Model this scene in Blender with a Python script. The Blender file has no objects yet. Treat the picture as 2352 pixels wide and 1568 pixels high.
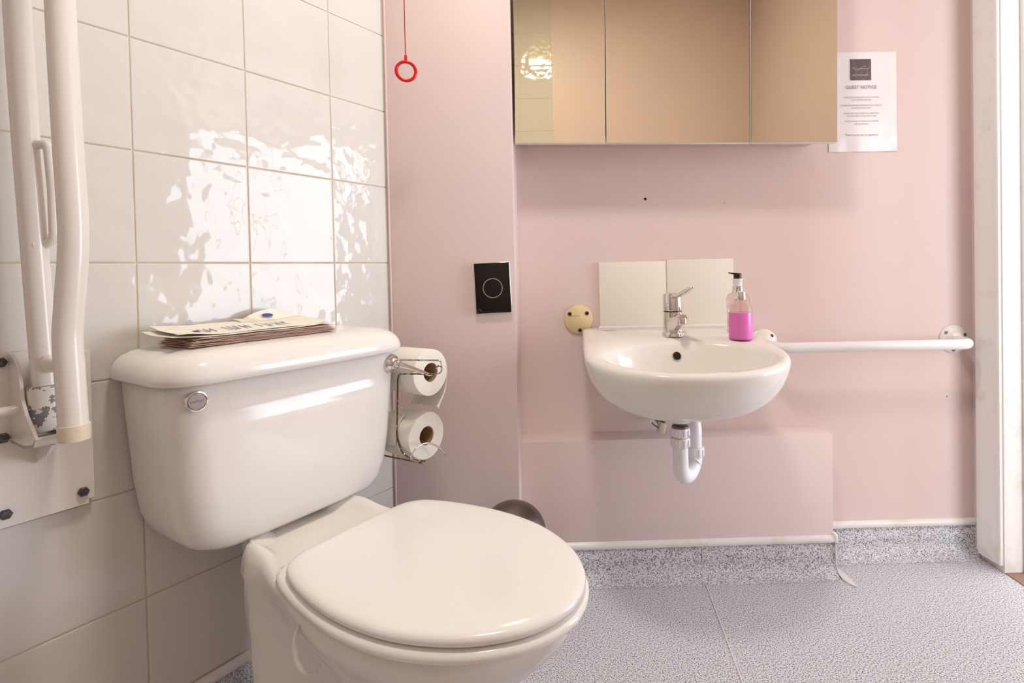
import bpy, bmesh, math, random
from mathutils import Vector, Matrix
random.seed(4)
C = bpy.context.scene.collection
scn = bpy.context.scene
PI = math.pi

# ------------------------------------------------------------------ camera, exposure, world, lights
H = 0.885                                     # eye height
cd = bpy.data.cameras.new('camera'); cam = bpy.data.objects.new('camera', cd); C.objects.link(cam)
R = ((0.99960189, 0.01989627, -0.02000517), (-0.02020205, 0.99968035, -0.01520127), (0.01969633, 0.01559937, 0.99968431))
row = [Vector((r[0], r[2], -r[1])) for r in R]     # right, down, forward in Blender axes
mw = Matrix.Identity(4)
for k, v in enumerate((row[0], -row[1], -row[2])):
    for i in range(3): mw[i][k] = v[i]
mw.translation = Vector((0, 0, H))
cam.matrix_world = mw
cd.sensor_width = 36; cd.lens = 1246.13 / 2352 * 36
cd.shift_x = -(1297.2 - 1176) / 2352; cd.shift_y = -(784 - 638.1) / 2352
cd.clip_start = 0.02
scn.camera = cam
scn.view_settings.view_transform = 'Standard'; scn.view_settings.look = 'None'
scn.view_settings.gamma = 1; scn.view_settings.use_curve_mapping = False
scn.view_settings.exposure = 0.8
w = bpy.data.worlds.new('sky'); scn.world = w; w.use_nodes = True
w.node_tree.nodes['Background'].inputs[0].default_value = (0.80, 0.88, 1.0, 1)
w.node_tree.nodes['Background'].inputs[1].default_value = 2.0

def area(name, loc, rot, sx, sy, power, col, spread=PI):
    l = bpy.data.lights.new(name, 'AREA'); l.shape = 'RECTANGLE'; l.size = sx; l.size_y = sy
    l.energy = power; l.color = col; l.spread = spread
    o = bpy.data.objects.new(name, l); C.objects.link(o); o.location = loc; o.rotation_euler = rot
    return o
# daylight entering through the window of the room beyond the door (set in the window opening, facing -X)
WIN = (3.9, -0.15, 1.95, 0.12, 2.12)           # X, y0, y1, z0, z1
area('window_daylight', (WIN[0] + 0.06, (WIN[1] + WIN[2]) / 2, (WIN[3] + WIN[4]) / 2), (0, PI / 2, 0), WIN[4] - WIN[3], WIN[2] - WIN[1], 62, (0.76, 0.87, 1.0))
# warm ceiling lamp of the washroom
LAMP = (-0.05, 0.62, 2.62)
lp = bpy.data.lights.new('ceiling_lamp_light', 'AREA'); lp.shape = 'DISK'; lp.size = 0.28; lp.energy = 8.6; lp.color = (1.0, 0.97, 0.91)
lo = bpy.data.objects.new('ceiling_lamp_light', lp); C.objects.link(lo); lo.location = (LAMP[0], LAMP[1], LAMP[2] - 0.10)
# unseen fill light added in the bedroom to brighten the back wall and floor
FILL_OPEN = (1.7, 3.3, 0.4, 2.15)                   # invented opening in the near bedroom wall for the fill, X0, X1, z0, z1
area('added_side_fill', ((FILL_OPEN[0] + FILL_OPEN[1]) / 2, -1.76, (FILL_OPEN[2] + FILL_OPEN[3]) / 2), (PI / 2, 0, 0), FILL_OPEN[1] - FILL_OPEN[0], FILL_OPEN[3] - FILL_OPEN[2], 40, (0.80, 0.89, 1.0))

# ------------------------------------------------------------------ materials
def lin(c):
    return tuple(((x / 255) / 12.92 if x / 255 <= 0.04045 else ((x / 255 + 0.055) / 1.055) ** 2.4) for x in c) + (1,)
def pos_noise(nt, scale, detail=2, rough=0.5, vec=None):
    n = nt.nodes.new('ShaderNodeTexNoise'); n.inputs['Scale'].default_value = scale
    n.inputs['Detail'].default_value = detail; n.inputs['Roughness'].default_value = rough
    if vec is None:
        g = nt.nodes.new('ShaderNodeNewGeometry'); vec = g.outputs['Position']
    nt.links.new(vec, n.inputs['Vector']); return n
def mat(name, rgb, rough=0.5, metal=0.0, spec=0.5, bump=None, var=None, coat=0, trans=0, ior=1.45, sss=0, alpha=None):
    m = bpy.data.materials.new(name); m.use_nodes = True; nt = m.node_tree
    b = nt.nodes['Principled BSDF']
    b.inputs['Base Color'].default_value = lin(rgb); b.inputs['Roughness'].default_value = rough
    b.inputs['Metallic'].default_value = metal; b.inputs['Specular IOR Level'].default_value = spec
    b.inputs['Coat Weight'].default_value = coat; b.inputs['Transmission Weight'].default_value = trans
    b.inputs['IOR'].default_value = ior
    if var:                                       # (scale, rgb2, lo, hi): second colour mixed in by noise
        n = pos_noise(nt, var[0], 4, 0.6)
        r = nt.nodes.new('ShaderNodeMapRange'); r.inputs[1].default_value = var[2]; r.inputs[2].default_value = var[3]
        nt.links.new(n.outputs['Fac'], r.inputs[0])
        mx = nt.nodes.new('ShaderNodeMix'); mx.data_type = 'RGBA'
        mx.inputs[6].default_value = lin(rgb); mx.inputs[7].default_value = lin(var[1])
        nt.links.new(r.outputs[0], mx.inputs[0]); nt.links.new(mx.outputs[2], b.inputs['Base Color'])
    if bump:                                      # (scale, strength, distance)
        n = pos_noise(nt, bump[0], 2)
        bp = nt.nodes.new('ShaderNodeBump'); bp.inputs['Strength'].default_value = bump[1]; bp.inputs['Distance'].default_value = bump[2]
        nt.links.new(n.outputs['Fac'], bp.inputs['Height']); nt.links.new(bp.outputs[0], b.inputs['Normal'])
    return m
M = {}
M['paint'] = mat('pink_paint', (233, 212, 205), 0.42, spec=0.35, bump=(220, 0.25, 0.0006), var=(1.6, (230, 209, 207), 0.4, 0.62))
M['paint_old'] = mat('pink_paint_side', (231, 211, 207), 0.45, bump=(220, 0.25, 0.0006))
M['white_paint'] = mat('white_gloss_paint', (244, 241, 238), 0.28, bump=(60, 0.15, 0.0008), var=(9, (226, 218, 206), 0.55, 0.75))
M['ceiling'] = mat('ceiling_paint', (240, 236, 228), 0.8)
M['grout'] = mat('cream_grout', (222, 206, 182), 0.8, var=(6, (196, 168, 128), 0.5, 0.8))
M['grout_pink'] = mat('pink_sealant', (224, 200, 190), 0.6)
M['ceramic'] = mat('white_ceramic', (240, 234, 227), 0.11, coat=0.0, bump=(5, 0.05, 0.004))
M['seat'] = mat('cream_seat_plastic', (246, 243, 238), 0.14, bump=(9, 0.05, 0.002))
M['plastic'] = mat('white_plastic', (238, 236, 238), 0.22)
M['plastic_cream'] = mat('yellowed_plastic', (236, 214, 168), 0.4, var=(14, (228, 204, 156), 0.45, 0.65))
M['enamel'] = mat('white_enamel', (238, 230, 222), 0.18, bump=(70, 0.08, 0.0006))
M['enamel_cream'] = mat('cream_cap', (234, 218, 196), 0.35, var=(50, (214, 190, 160), 0.6, 0.7))
M['chrome'] = mat('chrome', (226, 222, 218), 0.07, metal=1)
M['steel'] = mat('brushed_steel', (128, 118, 114), 0.34, metal=1, bump=(160, 0.2, 0.0005))
M['bolt'] = mat('dull_zinc', (112, 112, 112), 0.45, metal=1, var=(200, (80, 80, 84), 0.4, 0.6))
M['dark'] = mat('dark_hole', (32, 26, 22), 0.8)
M['mirror'] = mat('mirror_glass', (240, 234, 208), 0.0, metal=1)
M['door_edge'] = mat('cabinet_white_edge', (232, 238, 232), 0.2)
M['cabinet'] = mat('cabinet_body', (214, 196, 186), 0.5)
M['dark_reflection'] = mat('dark_reflection', (26, 23, 20), 0.05, spec=0.35, var=(380, (150, 140, 130), 0.80, 0.84))  # dark reflection of a person in front, put into the chrome's colour
M['black'] = mat('black_plastic', (26, 22, 20), 0.25)
M['red'] = mat('red_plastic', (214, 22, 10), 0.28)
M['paper'] = mat('laminated_paper', (244, 238, 240), 0.16, bump=(18, 0.25, 0.002))
M['ink'] = mat('grey_ink', (122, 104, 104), 0.5)
M['logo_dark'] = mat('logo_brown', (92, 80, 78), 0.3, var=(60, (112, 98, 94), 0.45, 0.6))
M['logo_light'] = mat('logo_light', (206, 192, 188), 0.5)
M['tissue'] = mat('tissue', (246, 240, 228), 0.95, bump=(400, 0.5, 0.0006))
M['card'] = mat('cardboard', (168, 138, 102), 0.9)
M['news'] = mat('newsprint_cream', (243, 236, 222), 0.85, bump=(60, 0.5, 0.002), var=(26, (232, 218, 194), 0.5, 0.7))
M['news_pink'] = mat('newsprint_pink', (222, 188, 168), 0.9, bump=(60, 0.5, 0.002))
M['blue_ink'] = mat('blue_ink', (54, 78, 160), 0.6)
M['news_ink'] = mat('pale_ink', (128, 128, 148), 0.7)
M['carpet'] = mat('bedroom_carpet', (196, 166, 140), 0.95, bump=(300, 0.6, 0.003))
M['bedroom'] = mat('bedroom_wall', (214, 200, 184), 0.8)
M['stain'] = mat('rust_stain', (148, 118, 96), 0.7)
M['seal'] = mat('vinyl_weld', (226, 222, 224), 0.45)
M['vein'] = mat('seam_weld', (228, 220, 218), 0.5)

def rust_mat():
    m = mat('rusty_chrome_wire', (214, 208, 200), 0.16, metal=1); nt = m.node_tree; b = nt.nodes['Principled BSDF']
    n = pos_noise(nt, 150, 3, 0.7)
    g = nt.nodes.new('ShaderNodeNewGeometry'); s = nt.nodes.new('ShaderNodeSeparateXYZ'); nt.links.new(g.outputs['Position'], s.inputs[0])
    mr = nt.nodes.new('ShaderNodeMapRange'); mr.inputs[1].default_value = 0.70; mr.inputs[2].default_value = 0.64
    nt.links.new(s.outputs['Z'], mr.inputs[0])
    ad = nt.nodes.new('ShaderNodeMath'); ad.operation = 'MULTIPLY_ADD'; ad.inputs[1].default_value = 0.28
    nt.links.new(mr.outputs[0], ad.inputs[0]); nt.links.new(n.outputs['Fac'], ad.inputs[2])
    r = nt.nodes.new('ShaderNodeMapRange'); r.inputs[1].default_value = 0.62; r.inputs[2].default_value = 0.70
    nt.links.new(ad.outputs[0], r.inputs[0])
    mx = nt.nodes.new('ShaderNodeMix'); mx.data_type = 'RGBA'; mx.inputs[6].default_value = lin((206, 200, 192)); mx.inputs[7].default_value = lin((104, 66, 42))
    nt.links.new(r.outputs[0], mx.inputs[0]); nt.links.new(mx.outputs[2], b.inputs['Base Color'])
    iv = nt.nodes.new('ShaderNodeMath'); iv.operation = 'SUBTRACT'; iv.inputs[0].default_value = 1; nt.links.new(r.outputs[0], iv.inputs[1])
    nt.links.new(iv.outputs[0], b.inputs['Metallic'])
    rr = nt.nodes.new('ShaderNodeMapRange'); rr.inputs[3].default_value = 0.15; rr.inputs[4].default_value = 0.8
    nt.links.new(r.outputs[0], rr.inputs[0]); nt.links.new(rr.outputs[0], b.inputs['Roughness'])
    return m
M['rust'] = rust_mat()
def tile_mat():
    m = mat('glazed_tile', (220, 214, 207), 0.045, spec=0.36); nt = m.node_tree; b = nt.nodes['Principled BSDF']
    n1 = pos_noise(nt, 21, 1.5, 0.45); n2 = pos_noise(nt, 6, 1)
    a = nt.nodes.new('ShaderNodeMath'); a.operation = 'MULTIPLY_ADD'; a.inputs[1].default_value = 1.6
    nt.links.new(n2.outputs['Fac'], a.inputs[0]); nt.links.new(n1.outputs['Fac'], a.inputs[2])
    bp = nt.nodes.new('ShaderNodeBump'); bp.inputs['Strength'].default_value = 1.0; bp.inputs['Distance'].default_value = 0.0026
    nt.links.new(a.outputs[0], bp.inputs['Height'])
    nt.links.new(bp.outputs[0], b.inputs['Normal'])
    return m
M['tile'] = tile_mat()
M['splash_tile'] = mat('flat_glazed_tile', (242, 236, 223), 0.10, bump=(14, 0.12, 0.002))
def floor_mat():
    m = mat('speckled_vinyl', (170, 160, 156), 0.48, spec=0.45); nt = m.node_tree; b = nt.nodes['Principled BSDF']
    n1 = pos_noise(nt, 320, 2, 0.65); n2 = pos_noise(nt, 560, 1, 0.5); n3 = pos_noise(nt, 3, 2)
    cr = nt.nodes.new('ShaderNodeValToRGB'); e = cr.color_ramp.elements
    e[0].position = 0.37; e[0].color = lin((84, 80, 84)); e[1].position = 0.51; e[1].color = lin((212, 211, 218))
    x = e.new(0.45); x.color = lin((166, 164, 170)); x = e.new(0.62); x.color = lin((236, 235, 240))
    nt.links.new(n1.outputs['Fac'], cr.inputs[0])
    r = nt.nodes.new('ShaderNodeMapRange'); r.inputs[1].default_value = 0.60; r.inputs[2].default_value = 0.68
    nt.links.new(n2.outputs['Fac'], r.inputs[0])
    mx = nt.nodes.new('ShaderNodeMix'); mx.data_type = 'RGBA'; mx.inputs[7].default_value = lin((232, 226, 224))
    nt.links.new(r.outputs[0], mx.inputs[0]); nt.links.new(cr.outputs[0], mx.inputs[6])
    nt.links.new(mx.outputs[2], b.inputs['Base Color'])
    bp = nt.nodes.new('ShaderNodeBump'); bp.inputs['Strength'].default_value = 0.12; bp.inputs['Distance'].default_value = 0.0004
    nt.links.new(n1.outputs['Fac'], bp.inputs['Height']); nt.links.new(bp.outputs[0], b.inputs['Normal'])
    return m
M['floor'] = floor_mat()
def peel_mat():
    m = mat('peeling_paint_steel', (236, 228, 220), 0.4); nt = m.node_tree; b = nt.nodes['Principled BSDF']
    n = pos_noise(nt, 38, 4, 0.65)
    cr = nt.nodes.new('ShaderNodeValToRGB'); cr.color_ramp.interpolation = 'CONSTANT'; e = cr.color_ramp.elements
    e[0].position = 0; e[0].color = lin((236, 228, 220)); e[1].position = 0.56; e[1].color = lin((134, 130, 134))
    nt.links.new(n.outputs['Fac'], cr.inputs[0]); nt.links.new(cr.outputs[0], b.inputs['Base Color'])
    return m
M['peel'] = peel_mat()
def glass_mat(name, rgb, rough=0.02, ior=1.3):
    m = bpy.data.materials.new(name); m.use_nodes = True; nt = m.node_tree; b = nt.nodes['Principled BSDF']
    b.inputs['Base Color'].default_value = lin(rgb); b.inputs['Roughness'].default_value = rough
    b.inputs['Transmission Weight'].default_value = 1; b.inputs['IOR'].default_value = ior
    return m
M['clear'] = glass_mat('clear_plastic', (250, 240, 240), 0.04, 1.12)
M['frost'] = glass_mat('frosted_clear_plastic', (248, 240, 232), 0.25, 1.08)
def liquid_mat():
    m = mat('pink_soap', (255, 146, 224), 0.12); b = m.node_tree.nodes['Principled BSDF']
    b.inputs['Subsurface Weight'].default_value = 0.5; b.inputs['Subsurface Radius'].default_value = (0.02, 0.008, 0.016); b.inputs['Subsurface Scale'].default_value = 1
    return m
M['soap'] = liquid_mat()
M['milky'] = mat('milky_plastic', (246, 242, 238), 0.3, trans=0.45, ior=1.1)
def emit(name, rgb, s):
    m = bpy.data.materials.new(name); m.use_nodes = True; b = m.node_tree.nodes['Principled BSDF']
    b.inputs['Base Color'].default_value = lin(rgb); b.inputs['Emission Color'].default_value = lin(rgb); b.inputs['Emission Strength'].default_value = s
    return m
M['lamp'] = emit('lit_opal_glass', (255, 226, 180), 6)

# ------------------------------------------------------------------ mesh helpers
def link(name, me, m, parent=None, smooth=True, angle=None):
    me.materials.clear(); me.materials.append(m)
    if smooth:
        for p in me.polygons: p.use_smooth = True
    o = bpy.data.objects.new(name, me); C.objects.link(o)
    if parent: o.parent = parent
    return o
def fin(bm, name, m, parent=None, smooth=True, sharp=35):
    bmesh.ops.recalc_face_normals(bm, faces=bm.faces)
    if smooth and sharp:
        for e in bm.edges:
            if len(e.link_faces) == 2 and e.calc_face_angle(0) > math.radians(sharp): e.smooth = False
    me = bpy.data.meshes.new(name); bm.to_mesh(me); bm.free()
    return link(name, me, m, parent, smooth)
def box(bm, lo, hi, bev=0.0, seg=2):
    vs = [bm.verts.new((x, y, z)) for x in (lo[0], hi[0]) for y in (lo[1], hi[1]) for z in (lo[2], hi[2])]
    f = [bm.faces.new([vs[i] for i in q]) for q in ((0, 1, 3, 2), (4, 6, 7, 5), (0, 4, 5, 1), (2, 3, 7, 6), (0, 2, 6, 4), (1, 5, 7, 3))]
    if bev > 0:
        es = list({e for ff in f for e in ff.edges})
        bmesh.ops.bevel(bm, geom=es, offset=bev, segments=seg, profile=0.5, affect='EDGES')
def boxo(name, lo, hi, m, parent=None, bev=0.0, seg=2):
    bm = bmesh.new(); box(bm, lo, hi, bev, seg); return fin(bm, name, m, parent, smooth=bev > 0)
def loft(bm, rings, cap0=True, cap1=True, closed=True):
    vr = [[bm.verts.new(p) for p in r] for r in rings]
    n = len(rings[0])
    for a, b in zip(vr, vr[1:]):
        for i in range(n if closed else n - 1):
            j = (i + 1) % n
            bm.faces.new((a[i], a[j], b[j], b[i]))
    if cap0: bm.faces.new(list(reversed(vr[0])))
    if cap1: bm.faces.new(vr[-1])
    return vr
def frame(t):
    t = t.normalized(); a = Vector((0, 0, 1)) if abs(t.z) < 0.9 else Vector((1, 0, 0))
    x = t.cross(a).normalized(); return x, t.cross(x).normalized()
def catmull(pts, k=6, closed=False):
    pts = [Vector(p) for p in pts]; n = len(pts); out = []
    rng = range(n) if closed else range(n - 1)
    for i in rng:
        if closed: p0, p1, p2, p3 = pts[(i - 1) % n], pts[i], pts[(i + 1) % n], pts[(i + 2) % n]
        else: p0, p1, p2, p3 = pts[max(i - 1, 0)], pts[i], pts[i + 1], pts[min(i + 2, n - 1)]
        for j in range(k):
            t = j / k
            out.append(0.5 * ((2 * p1) + (p2 - p0) * t + (2 * p0 - 5 * p1 + 4 * p2 - p3) * t * t + (3 * p1 - p0 - 3 * p2 + p3) * t ** 3))
    if not closed: out.append(pts[-1])
    return out
def bend(pts, r, k=6):
    """polyline with rounded corners"""
    pts = [Vector(p) for p in pts]; out = [pts[0]]
    for i in range(1, len(pts) - 1):
        a, b, c = pts[i - 1], pts[i], pts[i + 1]
        rr = min(r, (a - b).length * 0.49, (c - b).length * 0.49)
        p, q = b + (a - b).normalized() * rr, b + (c - b).normalized() * rr
        for j in range(k + 1):
            t = j / k; out.append((1 - t) ** 2 * p + 2 * t * (1 - t) * b + t * t * q)
    out.append(pts[-1]); return out
def tube(bm, pts, r, n=16, caps=True):
    pts = [Vector(p) for p in pts]; rings = []; x = None
    for i, p in enumerate(pts):
        t = (pts[min(i + 1, len(pts) - 1)] - pts[max(i - 1, 0)])
        if x is None: x, y = frame(t)
        else:
            t = t.normalized(); x = (x - t * x.dot(t)).normalized(); y = t.cross(x)
        rr = r[i] if isinstance(r, (list, tuple)) else r
        rings.append([p + (x * math.cos(a) + y * math.sin(a)) * rr for a in [2 * PI * k / n for k in range(n)]])
    loft(bm, rings, caps, caps)
def lathe(bm, prof, c=(0, 0, 0), axis=(0, 0, 1), n=32, cap0=True, cap1=True):
    c = Vector(c); ax = Vector(axis).normalized(); x, y = frame(ax)
    loft(bm, [[c + ax * h + (x * math.cos(2 * PI * k / n) + y * math.sin(2 * PI * k / n)) * max(r, 1e-4) for k in range(n)] for r, h in prof], cap0, cap1)
def latheo(name, prof, m, parent=None, c=(0, 0, 0), axis=(0, 0, 1), n=32, cap0=True, cap1=True, sharp=35):
    bm = bmesh.new(); lathe(bm, prof, c, axis, n, cap0, cap1); return fin(bm, name, m, parent, sharp=sharp)
def tubeo(name, pts, r, m, parent=None, n=16, sharp=60):
    bm = bmesh.new(); tube(bm, pts, r, n); return fin(bm, name, m, parent, sharp=sharp)
def empty(name, loc=(0, 0, 0), rotz=0):
    o = bpy.data.objects.new(name, None); C.objects.link(o); o.location = loc; o.rotation_euler = (0, 0, rotz); o.empty_display_size = 0.05
    return o
def tag(o, label, cat, group=None):
    o['label'] = label; o['category'] = cat
    if group: o['group'] = group
    return o
def struct(o, label=None):
    o['kind'] = 'structure'
    if label: o['label'] = label
    return o
def text(name, s, width, m, parent, centre, normal_rot, height=None, shear=0.0, ext=0.00015, font_scale_y=1.0):
    cu = bpy.data.curves.new(name, 'FONT'); cu.body = s; cu.align_x = 'CENTER'; cu.align_y = 'CENTER'; cu.size = 1; cu.extrude = 0; cu.shear = shear; cu.resolution_u = 3
    t = bpy.data.objects.new(name, cu); C.objects.link(t)
    bpy.context.view_layer.update()
    me = bpy.data.meshes.new_from_object(t); bpy.data.objects.remove(t); bpy.data.curves.remove(cu)
    xs = [v.co.x for v in me.vertices]; ys = [v.co.y for v in me.vertices]
    sx = width / (max(xs) - min(xs)); sy = (height / (max(ys) - min(ys))) if height else sx * font_scale_y
    mx, my = (max(xs) + min(xs)) / 2, (max(ys) + min(ys)) / 2
    for v in me.vertices: v.co = ((v.co.x - mx) * sx, (v.co.y - my) * sy, 0)
    me.transform(Matrix.Translation(centre) @ normal_rot.to_4x4())
    return link(name, me, m, parent, smooth=False)

# left wall frame: local x = distance from the corner towards the camera, y = out of the wall, z up
PHI = 0.5668; CX, CY = -0.4397, 1.4569
UA = Vector((-math.sin(PHI), -math.cos(PHI), 0)); NA = Vector((math.cos(PHI), -math.sin(PHI), 0))
LROT = math.atan2(UA.y, UA.x)
def lwp(s, o, z): return Vector((CX, CY, 0)) + UA * s + NA * o + Vector((0, 0, z))
def lempty(name, s, o, z): return empty(name, lwp(s, o, z), LROT)

YB = 1.6103; YO = -0.389; XR = 1.26; CEIL = 2.62; XBOX = 0.787; YBOX = 1.53; XP = -0.1045
LW_LEN = (CY - YO) / math.cos(PHI)
# ------------------------------------------------------------------ floor, ceiling, walls
bm = bmesh.new()
Lend = lwp(LW_LEN, 0, 0)
poly = [(Lend.x - 0.1, YO - 0.1), (XR, YO - 0.1), (XR, YB + 0.1), (XP - 0.6, YB + 0.1), (CX - 0.08, CY + 0.02), (Lend.x - 0.1, Lend.y + 0.02)]
bm.faces.new([bm.verts.new((x, y, 0)) for x, y in poly]); bm.faces.ensure_lookup_table()
g = bmesh.ops.extrude_face_region(bm, geom=[bm.faces[0]])
for v in g['geom']:
    if isinstance(v, bmesh.types.BMVert): v.co.z = -0.05
floor = struct(fin(bm, 'floor', M['floor'], smooth=False))
boxo('seam', (-0.0015, -0.46, 0.0), (0.0015, 0, 0.0010), M['vein'], floor)
sm = bpy.data.objects['seam']; sm.location = (0.4062, YBOX - 0.045, 0); sm.rotation_euler = (0, 0, -0.065)
struct(boxo('ceiling', (-1.9, YO - 0.2, CEIL), (XR + 0.12, YB + 0.1, CEIL + 0.1), M['ceiling']))
# back wall, pillar, right wall, opposite wall
struct(boxo('wall_back', (XP - 0.5, YB, -0.05), (XR + 0.3, YB + 0.1, CEIL), M['paint']))
pil = boxo('wall_pillar', (CX - 0.06, CY, -0.05), (XP, YB + 0.02, CEIL), M['paint'], bev=0.003); struct(pil, 'pink painted pier that stands out beside the tiled wall')
box1 = boxo('wall_boxing', (XP - 0.01, YBOX, -0.02), (XBOX, YB + 0.02, 0.399), M['paint_old'], bev=0.0025); struct(box1, 'low pink boxed-in ledge under the washbasin')
YD0, YD1, ZD = 0.74, 1.497, 2.0                 # door opening in the right wall
bm = bmesh.new(); box(bm, (XR, YD1 + 0.012, -0.05), (XR + 0.12, YB + 0.1, CEIL)); box(bm, (XR, YO - 0.2, -0.05), (XR + 0.12, YD0, CEIL)); box(bm, (XR, YD0, ZD), (XR + 0.12, YD1 + 0.012, CEIL))
struct(fin(bm, 'wall_right', M['paint'], smooth=False))
struct(boxo('wall_opposite', (-2.0, YO - 0.1, -0.05), (XR + 0.1, YO, CEIL), M['paint']))
wo = bpy.data.objects['wall_opposite']
# tiled left wall
def l_box(name, lo, hi, m, parent=None, bev=0.0):
    bm = bmesh.new(); box(bm, lo, hi, bev)
    return fin(bm, name, m, parent, smooth=bev > 0)
wl = l_box('wall_left', (0, -0.10, -0.05), (LW_LEN + 0.1, -0.0020, CEIL), M['grout'])
wl.location = (CX, CY, 0); wl.rotation_euler = (0, 0, LROT); struct(wl)
def tile_mesh(name, wd, hg, th=0.007):
    bm = bmesh.new(); box(bm, (-wd / 2, -th, -hg / 2), (wd / 2, 0, hg / 2))
    top = [e for e in bm.edges if all(abs(v.co.y) < 1e-6 for v in e.verts)]
    bmesh.ops.bevel(bm, geom=top, offset=0.0016, segments=2, profile=0.5, affect='EDGES')
    bmesh.ops.recalc_face_normals(bm, faces=bm.faces)
    me = bpy.data.meshes.new(name); bm.to_mesh(me); bm.free(); me.materials.append(M['tile'])
    return me
A0, ZR, G = 0.1647, 0.9117, 0.0023
full = tile_mesh('tile', 0.2 - G, 0.2 - G)
def place_tile(me, parent, x, y, z, rnd=True):
    o = bpy.data.objects.new('tile', me); C.objects.link(o); o.parent = parent; o.location = (x, y, z)
    if rnd: o.rotation_euler = (random.uniform(-.0022, .0022), 0, random.uniform(-.0022, .0022))
    return o
cols = [(-0.004, A0)]
x = A0
while x < LW_LEN: cols.append((x, min(x + 0.2, LW_LEN))); x += 0.2
rows = [(ZR + 0.2 * k, min(ZR + 0.2 * (k + 1), CEIL)) for k in range(-4, 8)]
for (a, b) in cols:
    for (c, d) in rows:
        if b - a < 0.02 or d - c < 0.02: continue
        me = full if (b - a > 0.199 and d - c > 0.199) else tile_mesh('tile', b - a - G, d - c - G)
        place_tile(me, wl, (a + b) / 2, 0.0, (c + d) / 2)
# opposite wall tiles (seen in the mirror)
ox = 0.013
for k in range(8):
    for j in range(-8, 4):
        z0 = 1.743 + 0.2 * j; z1 = min(z0 + 0.2, CEIL)
        if z1 - z0 < 0.03: continue
        me = full if z1 - z0 > 0.199 else tile_mesh('tile', 0.2 - G, z1 - z0 - G)
        o = place_tile(me, wo, ox - 0.1 - 0.2 * k, YO + 0.0022, (z0 + z1) / 2)
# sealant line between tiles and pier
tr = tubeo('trim_1', [(CX + 0.0045, CY - 0.0035, 0.1), (CX + 0.0045, CY - 0.0035, CEIL)], 0.0032, M['grout_pink'], n=8); struct(tr)

# cove skirting: vinyl swept up the wall with a white capping strip
def cove(name, p0, p1, ext=0.0, h=0.09, cap=True, cname=None):
    """p0->p1 along wall, room on the right-hand side of travel"""
    p0, p1 = Vector(p0), Vector(p1); t = (p1 - p0).normalized(); n = Vector((t.y, -t.x))
    r = 0.045; prof = [(r + 0.002, 0.0004), (r * 0.72, r * 0.04), (r * 0.45, r * 0.16), (r * 0.22, r * 0.38), (r * 0.08, r * 0.66), (0.003, r), (0.003, h), (0.0, h)]
    bm = bmesh.new()
    rings = [[Vector((p.x + n.x * o, p.y + n.y * o, z)) for o, z in prof] for p in (p0, p1)]
    vr = loft(bm, rings, False, False, closed=False)
    o = fin(bm, name, M['floor'], sharp=0)
    struct(o)
    if cap:
        rings = []
        pr = [(0.0, h - 0.001), (0.006, h - 0.001), (0.009, h + 0.004), (0.0095, h + 0.010), (0.007, h + 0.016), (0.0, h + 0.019)]
        rings = [[Vector((p.x + n.x * oo, p.y + n.y * oo, z)) for oo, z in pr] for p in (p0, p1)]
        bm = bmesh.new(); loft(bm, rings, True, True); fin(bm, 'capping_strip', M['white_paint'], o, sharp=50)
    return o
cove('baseboard_back', (XBOX, YB), (XR, YB))
cove('baseboard_ledge', (XP, YBOX), (XBOX, YBOX))
cove('baseboard_pillar', (CX, CY), (XP, CY))
# left wall: travel towards the corner so that the room is on the right
pe = lwp(LW_LEN, 0, 0)
cove('baseboard_left', (pe.x, pe.y), (CX, CY))
cove('baseboard_side', (XR, YO), (XR, YD0 - 0.09)) if False else None
# short vinyl return on the side of the boxing
cove('baseboard_return', (XBOX, YBOX), (XBOX, YB - 0.002)) if False else None
bm = bmesh.new(); box(bm, (XBOX - 0.001, YBOX - 0.004, 0), (XBOX + 0.003, YB, 0.09)); fin(bm, 'vinyl_upstand', M['floor'], bpy.data.objects['baseboard_ledge'], smooth=False)
bm = bmesh.new(); box(bm, (XBOX - 0.001, YBOX - 0.0105, 0.089), (XBOX + 0.008, YB - 0.002, 0.113), 0.002); fin(bm, 'capping_strip', M['white_paint'], bpy.data.objects['baseboard_ledge'])
tubeo('corner_weld', [(XBOX + 0.002, YBOX - 0.006, 0.088), (XBOX + 0.002, YBOX - 0.007, 0.03), (XBOX + 0.004, YBOX - 0.016, 0.008), (XBOX + 0.006, 1.49, 0.001), (0.800, 1.470, 0.001), (0.813, 1.452, 0.001)], 0.0016, M['seal'], bpy.data.objects['baseboard_ledge'], n=8)
bm = bmesh.new()
bm.faces.new([bm.verts.new(p) for p in ((0.7905, 1.515, 0.004), (0.793, 1.488, 0.0012), (0.800, 1.471, 0.0012), (0.8114, 1.4545, 0.0012), (0.8165, 1.487, 0.0012), (0.813, 1.522, 0.0016), (0.806, 1.545, 0.003))])
fin(bm, 'vinyl_corner_patch', M['seal'], bpy.data.objects['baseboard_ledge'], smooth=False)
boxo('seam', (0.4062, YBOX - 0.0042, 0.04), (0.4082, YBOX - 0.0025, 0.09), M['vein'], bpy.data.objects['baseboard_ledge'])

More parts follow.
